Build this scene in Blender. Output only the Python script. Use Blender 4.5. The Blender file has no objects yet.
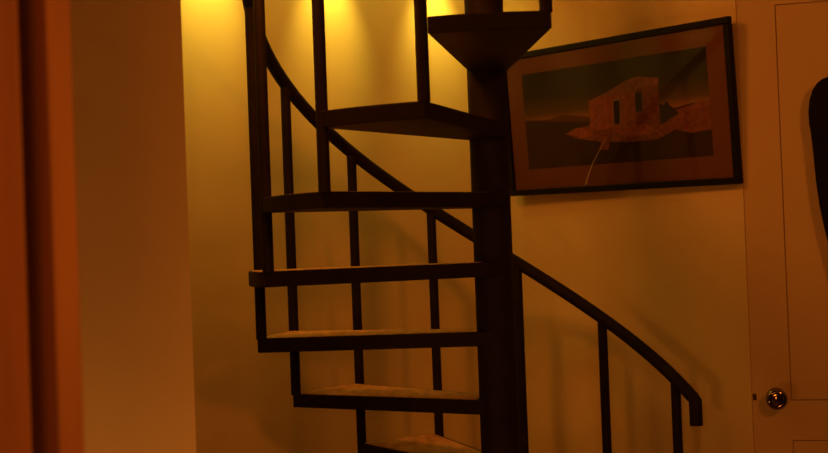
import bpy, bmesh, math, random
from mathutils import Vector, Matrix
random.seed(4)
sc = bpy.context.scene
C = sc.collection

# ------------------------------------------------------------------ camera
F, CX, CY = 1231.4, 414.0, 226.5
CAM = Vector((-0.2356, -3.6041, 1.4590))
PITCH, ROLL = -0.01476, -0.0372
cp, sp, cr, sr = math.cos(PITCH), math.sin(PITCH), math.cos(ROLL), math.sin(ROLL)
fwd, up0, right0 = Vector((0, cp, -sp)), Vector((0, sp, cp)), Vector((1, 0, 0))
RV = cr*right0 + sr*up0
UV = -sr*right0 + cr*up0
cam = bpy.data.cameras.new('camera')
cam.sensor_width = 36.0
cam.lens = F*36/828
cam.clip_start = 0.05
cam.dof.use_dof = True
cam.dof.focus_distance = 3.7
cam.dof.aperture_fstop = 4.0
co = bpy.data.objects.new('camera', cam); C.objects.link(co)
M3 = Matrix((RV, UV, -fwd)).transposed()
co.matrix_world = Matrix.Translation(CAM) @ M3.to_4x4()
sc.camera = co

def ray(x, y):
    return (fwd + RV*((x-CX)/F) + UV*(-(y-CY)/F)).normalized()
def hit(x, y, p, n):
    d = ray(x, y)
    return CAM + d*((p-CAM).dot(n)/d.dot(n))

# ------------------------------------------------------------------ materials
def new_mat(name):
    m = bpy.data.materials.new(name); m.use_nodes = True
    nt = m.node_tree
    return m, nt, nt.nodes['Principled BSDF']
def mat(name, col, rough=0.6, metal=0.0, var=0.0, scale=8.0, bump=0.0, bscale=60.0, spec=0.5, stretch=None, coat=0.0):
    m, nt, b = new_mat(name)
    b.inputs['Base Color'].default_value = (*col, 1)
    b.inputs['Roughness'].default_value = rough
    b.inputs['Metallic'].default_value = metal
    b.inputs['Specular IOR Level'].default_value = spec
    b.inputs['Coat Weight'].default_value = coat
    tc = nt.nodes.new('ShaderNodeTexCoord')
    mp = nt.nodes.new('ShaderNodeMapping')
    nt.links.new(tc.outputs['Object'], mp.inputs['Vector'])
    if stretch: mp.inputs['Scale'].default_value = stretch
    if var > 0:
        n = nt.nodes.new('ShaderNodeTexNoise'); n.inputs['Scale'].default_value = scale; n.inputs['Detail'].default_value = 5
        nt.links.new(mp.outputs[0], n.inputs['Vector'])
        r = nt.nodes.new('ShaderNodeValToRGB')
        r.color_ramp.elements[0].position = 0.3; r.color_ramp.elements[1].position = 0.7
        r.color_ramp.elements[0].color = (*[max(0, c*(1-var)) for c in col], 1)
        r.color_ramp.elements[1].color = (*[min(1, c*(1+var)) for c in col], 1)
        nt.links.new(n.outputs['Fac'], r.inputs['Fac'])
        nt.links.new(r.outputs['Color'], b.inputs['Base Color'])
    if bump > 0:
        n2 = nt.nodes.new('ShaderNodeTexNoise'); n2.inputs['Scale'].default_value = bscale; n2.inputs['Detail'].default_value = 4
        nt.links.new(mp.outputs[0], n2.inputs['Vector'])
        bp = nt.nodes.new('ShaderNodeBump'); bp.inputs['Strength'].default_value = bump; bp.inputs['Distance'].default_value = 0.004
        nt.links.new(n2.outputs['Fac'], bp.inputs['Height'])
        nt.links.new(bp.outputs['Normal'], b.inputs['Normal'])
    return m

WALL = mat('wall_plaster', (.72, .60, .40), .75, var=.05, scale=3, bump=.07, bscale=45, spec=.2)
CEIL = mat('ceiling_paint', (.62, .56, .46), .8, var=.03, scale=3)
FLOOR = mat('floor_wood', (.10, .055, .028), .5, var=.3, scale=4, stretch=(1, 12, 1))
DOORP = mat('door_paint', (.62, .50, .34), .5, var=.03, scale=5)
JAMB = mat('jamb_wood', (.50, .27, .155), .5, var=.12, scale=5, stretch=(6, 6, .6))
JAMB2 = mat('shaded_stop_wood', (.34, .15, .09), .6, var=.15, scale=5, stretch=(6, 6, .6))  # jamb wood darkened: shade of the side-turned face put into the colour
JAMB3 = mat('groove_shade', (.36, .20, .12), .8)  # shade of the unlit groove put into the colour
STEEL = mat('dark_steel_paint', (.019, .0145, .011), .58, var=.25, scale=14, bump=.15, bscale=90, spec=.10)
TREADW = mat('tread_wood', (.62, .35, .20), .7, var=.25, scale=9, stretch=(4, 1, 1), bump=.2)
BLACKF = mat('black_frame', (.007, .006, .005), .45, spec=.15)
MATB = mat('picture_mat', (.165, .062, .033), .85, var=.05, scale=20)
CLOTH = mat('black_cloth', (.008, .007, .007), .9, var=.3, scale=20, bump=.4, bscale=160, spec=.15)
CHROME = mat('knob_metal', (.30, .27, .25), .10, metal=1.0)
DARKM = mat('latch_metal', (.06, .04, .03), .4, metal=.6)
STREAK = mat('painted_reflection', (.75, .62, .50), .7)  # pale colour of the reflection streak painted over the picture

# ------------------------------------------------------------------ helpers
def obj(name, bm, m, parent=None, smooth=False, bevel=0.0, recalc=True):
    if recalc: bmesh.ops.recalc_face_normals(bm, faces=bm.faces[:])
    me = bpy.data.meshes.new(name); bm.to_mesh(me); bm.free()
    for mm in (m if isinstance(m, list) else [m]): me.materials.append(mm)
    if smooth:
        for p in me.polygons: p.use_smooth = True
    o = bpy.data.objects.new(name, me); C.objects.link(o)
    if parent: o.parent = parent
    if bevel:
        b = o.modifiers.new('bevel', 'BEVEL'); b.width = bevel; b.segments = 2; b.limit_method = 'ANGLE'
    return o
def tag(o, label, cat, group=None):
    o['label'] = label; o['category'] = cat
    if group: o['group'] = group
    return o
def struct(name, bm, m, label, cat, parent=None, bevel=0.0):
    o = obj(name, bm, m, parent, bevel=bevel)
    o['kind'] = 'structure'; o['label'] = label; o['category'] = cat
    return o
def empty(name, loc=(0, 0, 0), rz=0.0):
    o = bpy.data.objects.new(name, None); C.objects.link(o); o.location = loc; o.rotation_euler = (0, 0, rz)
    o.empty_display_size = .1
    return o
def prism(bm, pts, z0, z1):
    lo = [bm.verts.new((p[0], p[1], z0)) for p in pts]
    hi = [bm.verts.new((p[0], p[1], z1)) for p in pts]
    bm.faces.new(lo[::-1]); bm.faces.new(hi)
    n = len(pts)
    for i in range(n):
        bm.faces.new((lo[i], lo[(i+1) % n], hi[(i+1) % n], hi[i]))
def box(bm, x0, x1, y0, y1, z0, z1):
    prism(bm, [(x0, y0), (x1, y0), (x1, y1), (x0, y1)], z0, z1)
def tube(bm, pts, r, n=16):
    pts = [Vector(p) for p in pts]
    rings = []
    for i, p in enumerate(pts):
        t = (pts[min(i+1, len(pts)-1)] - pts[max(i-1, 0)]).normalized()
        ref = Vector((0, 0, 1)) if abs(t.z) < .93 else Vector((p.x, p.y, 0)).normalized()
        # the radial direction keeps neighbouring rings aligned along the helix
        rad = Vector((p.x, p.y, 0)).normalized()
        a = (rad - t*rad.dot(t)).normalized() if rad.length > .5 else t.cross(ref).normalized()
        b = t.cross(a)
        rr = r[i] if isinstance(r, list) else r
        rings.append([bm.verts.new(p + a*(rr*math.cos(k*2*math.pi/n)) + b*(rr*math.sin(k*2*math.pi/n))) for k in range(n)])
    for A, B in zip(rings, rings[1:]):
        for k in range(n):
            bm.faces.new((A[k], A[(k+1) % n], B[(k+1) % n], B[k]))
    bm.faces.new(rings[0][::-1]); bm.faces.new(rings[-1])
def lathe(bm, prof, n=32):
    # prof: (radius, height) along +z
    rings = []
    for r, z in prof:
        if r < 1e-6: rings.append([bm.verts.new((0, 0, z))])
        else: rings.append([bm.verts.new((r*math.cos(k*2*math.pi/n), r*math.sin(k*2*math.pi/n), z)) for k in range(n)])
    for A, B in zip(rings, rings[1:]):
        for k in range(n):
            a0, a1 = A[k % len(A)], A[(k+1) % len(A)]
            b0, b1 = B[k % len(B)], B[(k+1) % len(B)]
            vs = []
            for v in (a0, a1, b1, b0):
                if v not in vs: vs.append(v)
            if len(vs) > 2: bm.faces.new(vs)

# ------------------------------------------------------------------ setting
CORNER = Vector((.06, 1.226, 0))
DL = Vector((-.776, -.631, 0)).normalized()      # along the left wall, away from the corner
DR = Vector((.631, -.776, 0)).normalized()       # along the picture wall, away from the corner
NL, NR = DR.copy(), DL.copy()                    # normals into the room
HC = 2.78
def wall(name, a, b, n, label, h=HC, th=.12):
    bm = bmesh.new()
    prism(bm, [a, b, b-n*th, a-n*th], 0, h)
    return struct(name, bm, WALL, label, 'wall')
wall('wall_left', CORNER, CORNER+DL*3.3, NL, 'plaster wall washed by yellow downlights behind the left side of the stair')
# a partition stands nearer, its end hiding the rest of the left wall
FP = Vector((0, -.95, 0)); FN = Vector((0, -1, 0))
E1 = hit(188.5, 226, FP, FN); E1.z = 0
bm = bmesh.new()
prism(bm, [E1, E1+Vector((-.07, .10, 0)), E1+Vector((-2.2, .10, 0)), E1+Vector((-2.2, 0, 0))], 0, HC)
struct('wall_front', bm, WALL, 'dim brown partition wall left of the lit wall', 'wall')
W2 = hit(744.5, 226, CORNER, NR); W2.z = 0
wall('wall_right', CORNER-NL*.0, W2, NR, 'plaster wall carrying the framed picture to the right of the stair pole')
# door wall
DD = Vector((.971, -.2385, 0)).normalized(); ND = Vector((-.2385, -.971, 0)).normalized()
DOORH, DOORW = 2.31, .80
bm = bmesh.new()
G = .004
a = W2 + DD*(DOORW+G); b = W2 + DD*(DOORW+1.6)
prism(bm, [a, b, b-ND*.12, a-ND*.12], 0, HC)
a = W2 - DD*0.0
c = W2 + DD*(DOORW+G)
prism(bm, [W2+DD*.001, c, c-ND*.12, W2+DD*.001-ND*.12], DOORH+G, HC)
struct('wall_back', bm, WALL, 'plaster wall around the panelled door at right', 'wall')

bm = bmesh.new(); box(bm, -4.5, 3.5, -6.5, 3.6, -.1, 0)
struct('floor', bm, FLOOR, 'dark wooden floor under the stair', 'floor')
# ceiling with a round stairwell opening
bm = bmesh.new()
rect = [bm.verts.new(p) for p in ((-4.5, -6.5, HC), (3.5, -6.5, HC), (3.5, 3.6, HC), (-4.5, 3.6, HC))]
circ = [bm.verts.new((.81*math.cos(k*math.pi/24), .81*math.sin(k*math.pi/24), HC)) for k in range(48)]
ed = [bm.edges.new((rect[i], rect[(i+1) % 4])) for i in range(4)] + [bm.edges.new((circ[i], circ[(i+1) % 48])) for i in range(48)]
bmesh.ops.triangle_fill(bm, use_beauty=True, use_dissolve=False, edges=ed)
ret = bmesh.ops.extrude_face_region(bm, geom=bm.faces[:])
for v in ret['geom']:
    if isinstance(v, bmesh.types.BMVert): v.co.z += .22
struct('ceiling', bm, CEIL, 'ceiling with a round opening for the spiral stair', 'ceiling')

# --- door at the right: slab with raised stiles, rails and panels parted by grooves
rz = math.atan2(DD.y, DD.x)
door = empty('door_1', W2 + DD*.003 + Vector((0, 0, .008)), rz)
door['kind'] = 'structure'; door['label'] = 'cream panelled door with a round metal knob at the right'; door['category'] = 'door'
DP, DN = W2.copy(), ND
def doorxz(x, y, off=0.0):
    q = hit(x, y, DP + ND*off, ND)
    return (q-W2).dot(DD), q.z
su, zt = doorxz(771.5, 8)
su2, zb = doorxz(793, 402.5)
_, zl = doorxz(800, 443)
ST = (su+su2)/2
bm = bmesh.new()
g = .0038
D0, D1, DZ = 0.0, DOORW-.004, DOORH-.01
box(bm, D0, D1, .0085, .04, 0, DZ)                          # core
box(bm, D0, ST-g/2, 0, .0095, 0, DZ)                         # stiles
box(bm, D1-ST+g/2, D1, 0, .0095, 0, DZ)
L, R_ = ST-g/2, D1-ST+g/2
box(bm, L, R_, 0, .0095, zt+g/2, DZ)                       # top rail
box(bm, L, R_, 0, .0095, zl+g/2, zb-g/2)                    # lock rail
box(bm, L, R_, 0, .0095, 0, .22)                            # bottom rail
box(bm, ST+g/2, D1-ST-g/2, .0012, .0095, zb+g/2, zt-g/2)    # panels
box(bm, ST+g/2, D1-ST-g/2, .0012, .0095, .22+g, zl-g/2)
leaf = obj('leaf', bm, DOORP, door)
kx, kz = doorxz(775.5, 398.5, .03)
bm = bmesh.new()
lathe(bm, [(0, 0), (.031, 0), (.031, .004), (.027, .008), (.013, .010), (.011, .024), (.014, .030), (.026, .035), (.0325, .044), (.0335, .052), (.030, .061), (.0235, .067), (.021, .066), (.018, .0655), (.012, .068), (.0, .069)])
knob = obj('door_knob', bm, CHROME, door, smooth=True)
knob.location = (kx, 0, kz-.008); knob.rotation_euler = (math.pi/2, 0, 0)
lx, lz = doorxz(752, 397)
bm = bmesh.new(); box(bm, max(lx-.006, .001), max(lx-.006, .001)+.011, -.0015, .002, lz-.010-.008, lz+.010-.008)
obj('latch_plate', bm, DARKM, door)

# --- doorway edge in the near left foreground: open leaf + jamb with stop and casing
def plan(px, depth, y=226):
    d = ray(px, y); t = depth/d.dot(Vector((0, 1, 0)))
    q = CAM + d*t
    return Vector((q.x, q.y, 0))
bm = bmesh.new()
pts = [plan(52, 1.46), plan(77, 1.46), plan(75.8, 1.60), plan(49, 1.60), plan(50.5, 1.49)]
prism(bm, pts, 0, HC)
tj = struct('trim_1', bm, JAMB, 'out-of-focus orange door jamb in the left foreground', 'door frame', bevel=.002)
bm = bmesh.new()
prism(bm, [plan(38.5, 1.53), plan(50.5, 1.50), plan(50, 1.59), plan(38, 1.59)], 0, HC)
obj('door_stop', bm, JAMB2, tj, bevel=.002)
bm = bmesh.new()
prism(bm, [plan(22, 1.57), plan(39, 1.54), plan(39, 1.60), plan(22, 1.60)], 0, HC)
obj('groove_shade_strip', bm, JAMB3, tj, bevel=.002)  # strip added across the recess to carry its painted shade
bm = bmesh.new()
pts = [plan(24.5, 1.45), plan(24.8, 1.49), plan(-95, 1.53), plan(-95, 1.49)]
prism(bm, pts, .01, 2.4)
struct('door_2', bm, JAMB, 'edge of an orange-brown wooden door at the far left', 'door', bevel=.002)

# ------------------------------------------------------------------ spiral stair
DLT = .432941; PH0 = .062522; RC = .7065; RB = .6938; RISE = .2; Z0 = 2.0009; RP = .057
def pol(r, ph, z): return Vector((-r*math.sin(ph), -r*math.cos(ph), z))
stair = empty('spiral_staircase')
tag(stair, 'dark steel spiral staircase winding around a central pole in the corner of the walls', 'staircase')
bm = bmesh.new()
lathe(bm, [(0, 0), (.12, 0), (.12, .010), (RP+.006, .012), (RP+.006, .03), (RP, .032), (RP, 3.05), (0, 3.06)], 40)
pole = obj('center_pole', bm, STEEL, stair, smooth=True); pole.location.x = -.007
pole.modifiers.new('es', 'EDGE_SPLIT').split_angle = math.radians(35)
tweakL = {0: -.013}; tweakR = {1: -.007}; rx = {3: .012}
def tread_poly(i, inset=0.0):
    ph = PH0 + i*DLT
    R = RC + rx.get(i, 0) - inset
    ia = inset/RC*1.0
    a0, a1 = ph-DLT/2 - tweakR.get(i, 0) + ia, ph+DLT/2 + tweakL.get(i, 0) - ia
    pts = [pol(R, a0+(a1-a0)*k/8, 0) for k in range(9)]
    # narrow end runs tangent to the pole
    d = pol(1, ph, 0); n = Vector((-d.y, d.x, 0))
    hw = RP - inset*.3
    e1 = n*hw; e2 = -n*hw
    if (pts[-1]-pts[0]).dot(n) < 0: e1, e2 = e2, e1
    back = d*(.0 if inset == 0 else RP)
    pts += [e1+back, e2+back]
    return pts
for i in range(0, 10):
    z = Z0 - i*RISE
    tr = empty('tread'); tr.parent = stair; tr.location = (0, 0, z)
    bm = bmesh.new(); prism(bm, tread_poly(i), -.042, 0)
    obj('tread_frame', bm, STEEL, tr, bevel=.003)
    bm = bmesh.new(); prism(bm, tread_poly(i, .010), -.006, .0008)
    obj('tread_board', bm, TREADW, tr, bevel=.001)
tw = {0: .0143, 1: .0146, 2: .005, 3: .002, 6: .0153, 7: .0104, 8: .003, 9: -.005, 10: -.025}
RAILH = .984
def bal_phi(j): return PH0 + (j-.5)*DLT + tw.get(j, 0)
for j in range(0, 11):
    ph = bal_phi(j)
    z = max(Z0 - j*RISE, 0.0)
    bm = bmesh.new()
    zt_ = Z0 - j*RISE + RAILH
    tube(bm, [pol(RB, ph, z-.002 if j < 10 else .0), pol(RB, ph, zt_-.004)], .0158, 18)
    o = obj('baluster', bm, STEEL, stair, smooth=True)
    o.modifiers.new('es', 'EDGE_SPLIT').split_angle = math.radians(40)
# handrail: helix, ending in a short downturn
bm = bmesh.new()
pts = []
ph_end = PH0 + 9.5*DLT + math.radians(5.0)
ph_top = PH0 - .5*DLT - .05
N = 90
def railz(ph): return Z0 + RAILH - ((ph-PH0)/DLT + .5)*RISE
for k in range(N+1):
    ph = ph_top + (ph_end-ph_top)*k/N
    pts.append(pol(RB, ph, railz(ph)))
last = pts[-1]
pts.append(pol(RB, ph_end+.020, last.z-.010))
pts.append(pol(RB, ph_end+.021, last.z-.088))
tube(bm, pts, .0205, 18)
o = obj('handrail', bm, STEEL, stair, smooth=True)
o.modifiers.new('es', 'EDGE_SPLIT').split_angle = math.radians(50)

# ------------------------------------------------------------------ framed picture
FT = .026                                          # frame thickness off the wall
# it leans out a little at the top, as a picture on a wire does
LEAN, YAW = math.radians(4.3), math.radians(1.9)
NP = Matrix.Rotation(YAW, 3, 'Z') @ NR
XP = Vector((-NP.y, NP.x, 0)).normalized()
if XP.dot(DR) < 0: XP = -XP
NP = (NP*math.cos(LEAN) - Vector((0, 0, math.sin(LEAN)))).normalized()
VP = NP.cross(XP)
if VP.z < 0: VP = -VP
PP = CORNER + DR*1.18 + NR*(FT+.004) + Vector((0, 0, 1.60))
def uv(px, py):
    q = hit(px, py, PP, NP) - PP
    return (q.dot(XP), q.dot(VP))
# outer rectangle fitted to the frame edges on the wall
tr_, br_, bl_, tl_ = uv(732.5, 13), uv(739.3, 184), uv(511, 194), uv(533, 50.5)
ang = (math.atan2(tr_[1]-tl_[1], tr_[0]-tl_[0]) + math.atan2(br_[1]-bl_[1], br_[0]-bl_[0]))/2
ca, sa = math.cos(ang), math.sin(ang)
org = br_
def loc(px, py):                                   # picture coordinates: right edge bottom = (0,0)
    u, v = uv(px, py); u -= org[0]; v -= org[1]
    return (u*ca+v*sa, -u*sa+v*ca)
H = (loc(732.5, 13)[1] + loc(533, 49.3)[1])/2 - (loc(738.2, 184)[1]+loc(511, 194)[1])/2
IMG = [loc(521.5, 73), loc(704, 48), loc(710.5, 156.5), loc(524, 169.5)]
ix0 = (IMG[0][0]+IMG[3][0])/2; ix1 = (IMG[1][0]+IMG[2][0])/2
iy0 = (IMG[2][1]+IMG[3][1])/2; iy1 = (IMG[0][1]+IMG[1][1])/2
W = -ix0 + (-ix1)                                   # equal margins left and right
print('PICTURE', ang, W, H, ix0, ix1, iy0, iy1, IMG)
pic = empty('framed_picture')
X_, Z_ = (XP*ca + VP*sa), (-XP*sa + VP*ca)
Y_ = -NP                                            # into the wall
base = PP + XP*org[0] + VP*org[1] - NP*FT
pic.matrix_world = Matrix.Translation(base) @ Matrix((X_, Y_, Z_)).transposed().to_4x4()
tag(pic, 'wide black-framed picture of a ruined house hanging on the wall right of the stair pole', 'picture')
fw = .022
bm = bmesh.new()
def bar(x0, x1, z0, z1, y0, y1):
    box(bm, x0, x1, y0, y1, z0, z1)
bar(-W, 0, 0, fw, -FT+.001, -.001+.0); bar(-W, 0, H-fw, H, -FT+.001, -.001)
bar(-W, -W+fw, fw, H-fw, -FT+.001, -.001); bar(-fw, 0, fw, H-fw, -FT+.001, -.001)
fr = obj('frame', bm, BLACKF, pic, bevel=.003)
bm = bmesh.new(); box(bm, -W+fw*.6, -fw*.6, -.012, -.004, fw*.6, H-fw*.6)
obj('mat_board', bm, MATB, pic)
# print: painted flat artwork inside the mat
def art(name, col, var=.15, scale=25):
    return mat('art_'+name, col, .8, var=var, scale=scale)
def sky_mat():
    m, nt, b = new_mat('art_sky')
    tc = nt.nodes.new('ShaderNodeTexCoord'); sx = nt.nodes.new('ShaderNodeSeparateXYZ')
    nt.links.new(tc.outputs['Generated'], sx.inputs[0])
    r = nt.nodes.new('ShaderNodeValToRGB'); e = r.color_ramp.elements
    e[0].position = 0.47; e[0].color = (.36, .17, .035, 1)
    e[1].position = 1.0; e[1].color = (.008, .010, .006, 1)
    k = r.color_ramp.elements.new(.57); k.color = (.10, .068, .02, 1)
    k = r.color_ramp.elements.new(.74); k.color = (.025, .026, .012, 1)
    nt.links.new(sx.outputs['Z'], r.inputs['Fac']); nt.links.new(r.outputs['Color'], b.inputs['Base Color'])
    b.inputs['Roughness'].default_value = .8
    return m
A_SKY = sky_mat(); A_GND = art('ground', (0.032, 0.013, 0.006), .35, 30); A_HILL = art('hill', (0.108, 0.045, 0.020))
A_WALL = art('house_wall', (0.324, 0.103, 0.049), .3, 60); A_SIDE = art('house_side', (0.198, 0.063, 0.032), .3, 60)
A_ROOF = art('house_roof', (0.259, 0.108, 0.060), .25, 60); A_DARK = art('opening', (.012, .009, .009), .1)
A_ROCK = art('rubble', (0.215, 0.073, 0.034), .5, 90); A_BUSH = art('bush', (.02, .02, .022), .4, 60); A_LINE = art('door_frame', (.30, .17, .09))
slots = [A_SKY, A_GND, A_HILL, A_WALL, A_SIDE, A_ROOF, A_DARK, A_ROCK, A_BUSH, A_LINE]
ns = pic
def clampi(p): return (min(max(p[0], ix0), ix1), min(max(p[1], iy0), iy1))
layer = [0]
bm = bmesh.new()
def poly(pxs, m, px=True):
    layer[0] += 1
    y = -.0125 - .00004*layer[0]
    vs = []
    for p in pxs:
        q = clampi(loc(*p)) if px else p
        vs.append(bm.verts.new((q[0], y, q[1])))
    f = bm.faces.new(vs); f.material_index = m
    f.normal_update()
    if f.normal.y > 0: f.normal_flip()
poly([(ix0, iy0), (ix1, iy0), (ix1, iy1), (ix0, iy1)], 0, False)
poly([(500, 123), (545, 120), (560, 115), (590, 117), (640, 120), (640, 132), (500, 132)], 2)
poly([(500, 124), (560, 122), (600, 121), (655, 116), (672, 108), (690, 103), (725, 99), (730, 180), (500, 190)], 1)
poly([(657, 127), (672, 110), (700, 101), (725, 98), (725, 128), (690, 133)], 4)
poly([(563, 134), (575, 129), (590, 124), (658, 122), (668, 124), (672, 130), (656, 139), (630, 142), (600, 142), (575, 139)], 7)
poly([(657, 104), (661, 105), (664, 101), (667, 105), (671, 108), (677, 113), (668, 119), (660, 124), (657, 124)], 8)
poly([(588, 129), (586, 101), (633, 88), (634, 131)], 3)
poly([(633, 88), (655, 82), (658, 127), (634, 131)], 4)
poly([(585, 102), (605, 92), (622, 81), (633, 76.5), (656, 78), (656, 84), (633, 89.5), (610, 96)], 5)
poly([(609.5, 99.5), (618, 98.5), (618.5, 124), (610.5, 125)], 9)
poly([(611, 101.5), (617, 100.5), (617.3, 124), (612, 124.5)], 6)
poly([(632.5, 93), (639, 92), (640, 111), (633.3, 112)], 6)
poly([(593.5, 105), (597.5, 104), (598, 116.5), (594.3, 117)], 5)
poly([(612, 132), (622, 126), (640, 124), (652, 127), (648, 134), (625, 137)], 3)
poly([(566, 133), (574, 128), (586, 129), (592, 136), (578, 138)], 3)
poly([(596, 150), (606, 128), (611, 127), (606, 150)], 4)
obj('print', bm, slots, pic, recalc=False)
# reflection in the glass, painted as a pale streak from house to lower edge
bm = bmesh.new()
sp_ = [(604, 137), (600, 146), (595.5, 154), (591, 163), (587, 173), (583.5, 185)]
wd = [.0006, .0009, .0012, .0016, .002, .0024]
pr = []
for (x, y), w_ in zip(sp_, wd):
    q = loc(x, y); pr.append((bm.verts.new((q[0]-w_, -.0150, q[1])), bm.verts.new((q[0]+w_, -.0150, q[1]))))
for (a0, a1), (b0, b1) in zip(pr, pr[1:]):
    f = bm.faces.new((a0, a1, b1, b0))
s_o = obj('painted_reflection', bm, STREAK, pic); s_o['label'] = 'pale curved reflection painted down the lower middle'
# glass
gm, nt, b = new_mat('picture_glass')
for n in list(nt.nodes):
    if n.type == 'BSDF_PRINCIPLED': nt.nodes.remove(n)
out = [n for n in nt.nodes if n.type == 'OUTPUT_MATERIAL'][0]
tb = nt.nodes.new('ShaderNodeBsdfTransparent'); gl = nt.nodes.new('ShaderNodeBsdfGlossy'); gl.inputs['Roughness'].default_value = .015
mx = nt.nodes.new('ShaderNodeMixShader'); fn = nt.nodes.new('ShaderNodeFresnel'); fn.inputs['IOR'].default_value = 1.36
nt.links.new(fn.outputs[0], mx.inputs[0]); nt.links.new(tb.outputs[0], mx.inputs[1]); nt.links.new(gl.outputs[0], mx.inputs[2])
nt.links.new(mx.outputs[0], out.inputs['Surface'])
bm = bmesh.new()
vs = [bm.verts.new(p) for p in ((-W+fw*.7, -.0165, fw*.7), (-fw*.7, -.0165, fw*.7), (-fw*.7, -.0165, H-fw*.7), (-W+fw*.7, -.0165, H-fw*.7))]
bm.faces.new(vs)
obj('glass', bm, gm, pic, recalc=False)

# ------------------------------------------------------------------ black jacket on the door
CD = .055
prof = [(77, 828), (79, 822), (83, 817), (90, 812.5), (100, 809.3), (112, 808.3), (124, 809), (130, 810.3), (133, 810.8), (150, 812.8), (180, 815.8), (205, 819.3), (225, 823.5), (243, 828), (258, 832), (275, 836)]
CXP = 852
bm = bmesh.new()
rings = []
cx0, _ = doorxz(CXP, 160, CD)
for i, (y, xl) in enumerate(prof):
    u0, z = doorxz(xl, y, CD)
    hw = cx0 - u0
    dep = .053*min(1, .45+hw/.12*.6)
    ring = []
    for k in range(40):
        a = k*2*math.pi/40
        fold = 1 + .05*math.sin(7*a+.4*i)*min(1, i/6)*(0 if abs(math.cos(a)) > .93 else 1)
        ring.append(bm.verts.new((cx0+hw*math.cos(a), -CD + dep*math.sin(a)*fold, z)))
    rings.append(ring)
u0, z = doorxz(CXP, 74.5, CD); top = bm.verts.new((cx0, -CD, z))
u0, z = doorxz(CXP, 279, CD); bot = bm.verts.new((cx0, -CD, z))
for A, B in zip(rings, rings[1:]):
    for k in range(40): bm.faces.new((A[k], A[(k+1) % 40], B[(k+1) % 40], B[k]))
for k in range(40):
    bm.faces.new((top, rings[0][k], rings[0][(k+1) % 40])); bm.faces.new((bot, rings[-1][(k+1) % 40], rings[-1][k]))
jk = obj('hanging_jacket', bm, CLOTH, None, smooth=True)
jk.matrix_world = Matrix.Translation(W2) @ Matrix.Rotation(rz, 4, 'Z')
tag(jk, 'black bunched-up jacket hanging on the panelled door at the right edge', 'jacket')

# ------------------------------------------------------------------ lights
def lamp(name, kind, loc, energy, col, **kw):
    l = bpy.data.lights.new(name, kind); l.energy = energy; l.color = col
    for k, v in kw.items(): setattr(l, k, v)
    o = bpy.data.objects.new(name, l); C.objects.link(o); o.location = loc
    return o
SPOTC = (1.0, .67, .06)
def aim(o, target):
    o.rotation_euler = (Vector(target)-o.location).to_track_quat('-Z', 'Y').to_euler()
for t in (.253, .741, 1.225, 1.71):
    p = CORNER + DL*t + NL*.17
    q = CORNER + DL*t
    s = lamp('downlight', 'SPOT', (p.x, p.y, 2.58), 15.5, SPOTC, spot_size=math.radians(55), spot_blend=1.0, shadow_soft_size=.025)
    aim(s, (q.x, q.y, 2.25))
    s = lamp('downlight_spill', 'SPOT', (p.x, p.y, 2.58), 3.2, SPOTC, spot_size=math.radians(150), spot_blend=1.0, shadow_soft_size=.025)
    aim(s, (q.x, q.y, 1.9))
FILLC = (1.0, .23, .018)
f = lamp('room_lamp', 'AREA', (-.5, -3.95, 1.6), 10.5, FILLC, size=.4)
aim(f, (-.3, 0, .9))
f2 = lamp('ceiling_lamp', 'AREA', (1.4, -3.2, 2.6), 14.0, FILLC, size=.35)
aim(f2, (.9, 0.3, 1.0))
f3 = lamp('stair_lamp', 'SPOT', (-.62, -.66, 2.62), 42.0, (1.0, .245, .022), spot_size=math.radians(140), spot_blend=1.0, shadow_soft_size=.16)
aim(f3, (.62, .6, .9))
f4 = lamp('partition_fill', 'AREA', (-1.05, -1.75, .22), 4.6, (1.0, .33, .05), size=.25)  # unseen fill light, added to brighten the lower part of the partition
aim(f4, (-1.0, -.95, .9))
w = bpy.data.worlds.new('world'); sc.world = w; w.use_nodes = True
w.node_tree.nodes['Background'].inputs[0].default_value = (.010, .0028, .0006, 1)
w.node_tree.nodes['Background'].inputs[1].default_value = 1.0
sc.view_settings.view_transform = 'Standard'
sc.view_settings.look = 'None'
sc.view_settings.exposure = 0.0
sc.view_settings.gamma = 1.0
sc.view_settings.use_curve_mapping = False
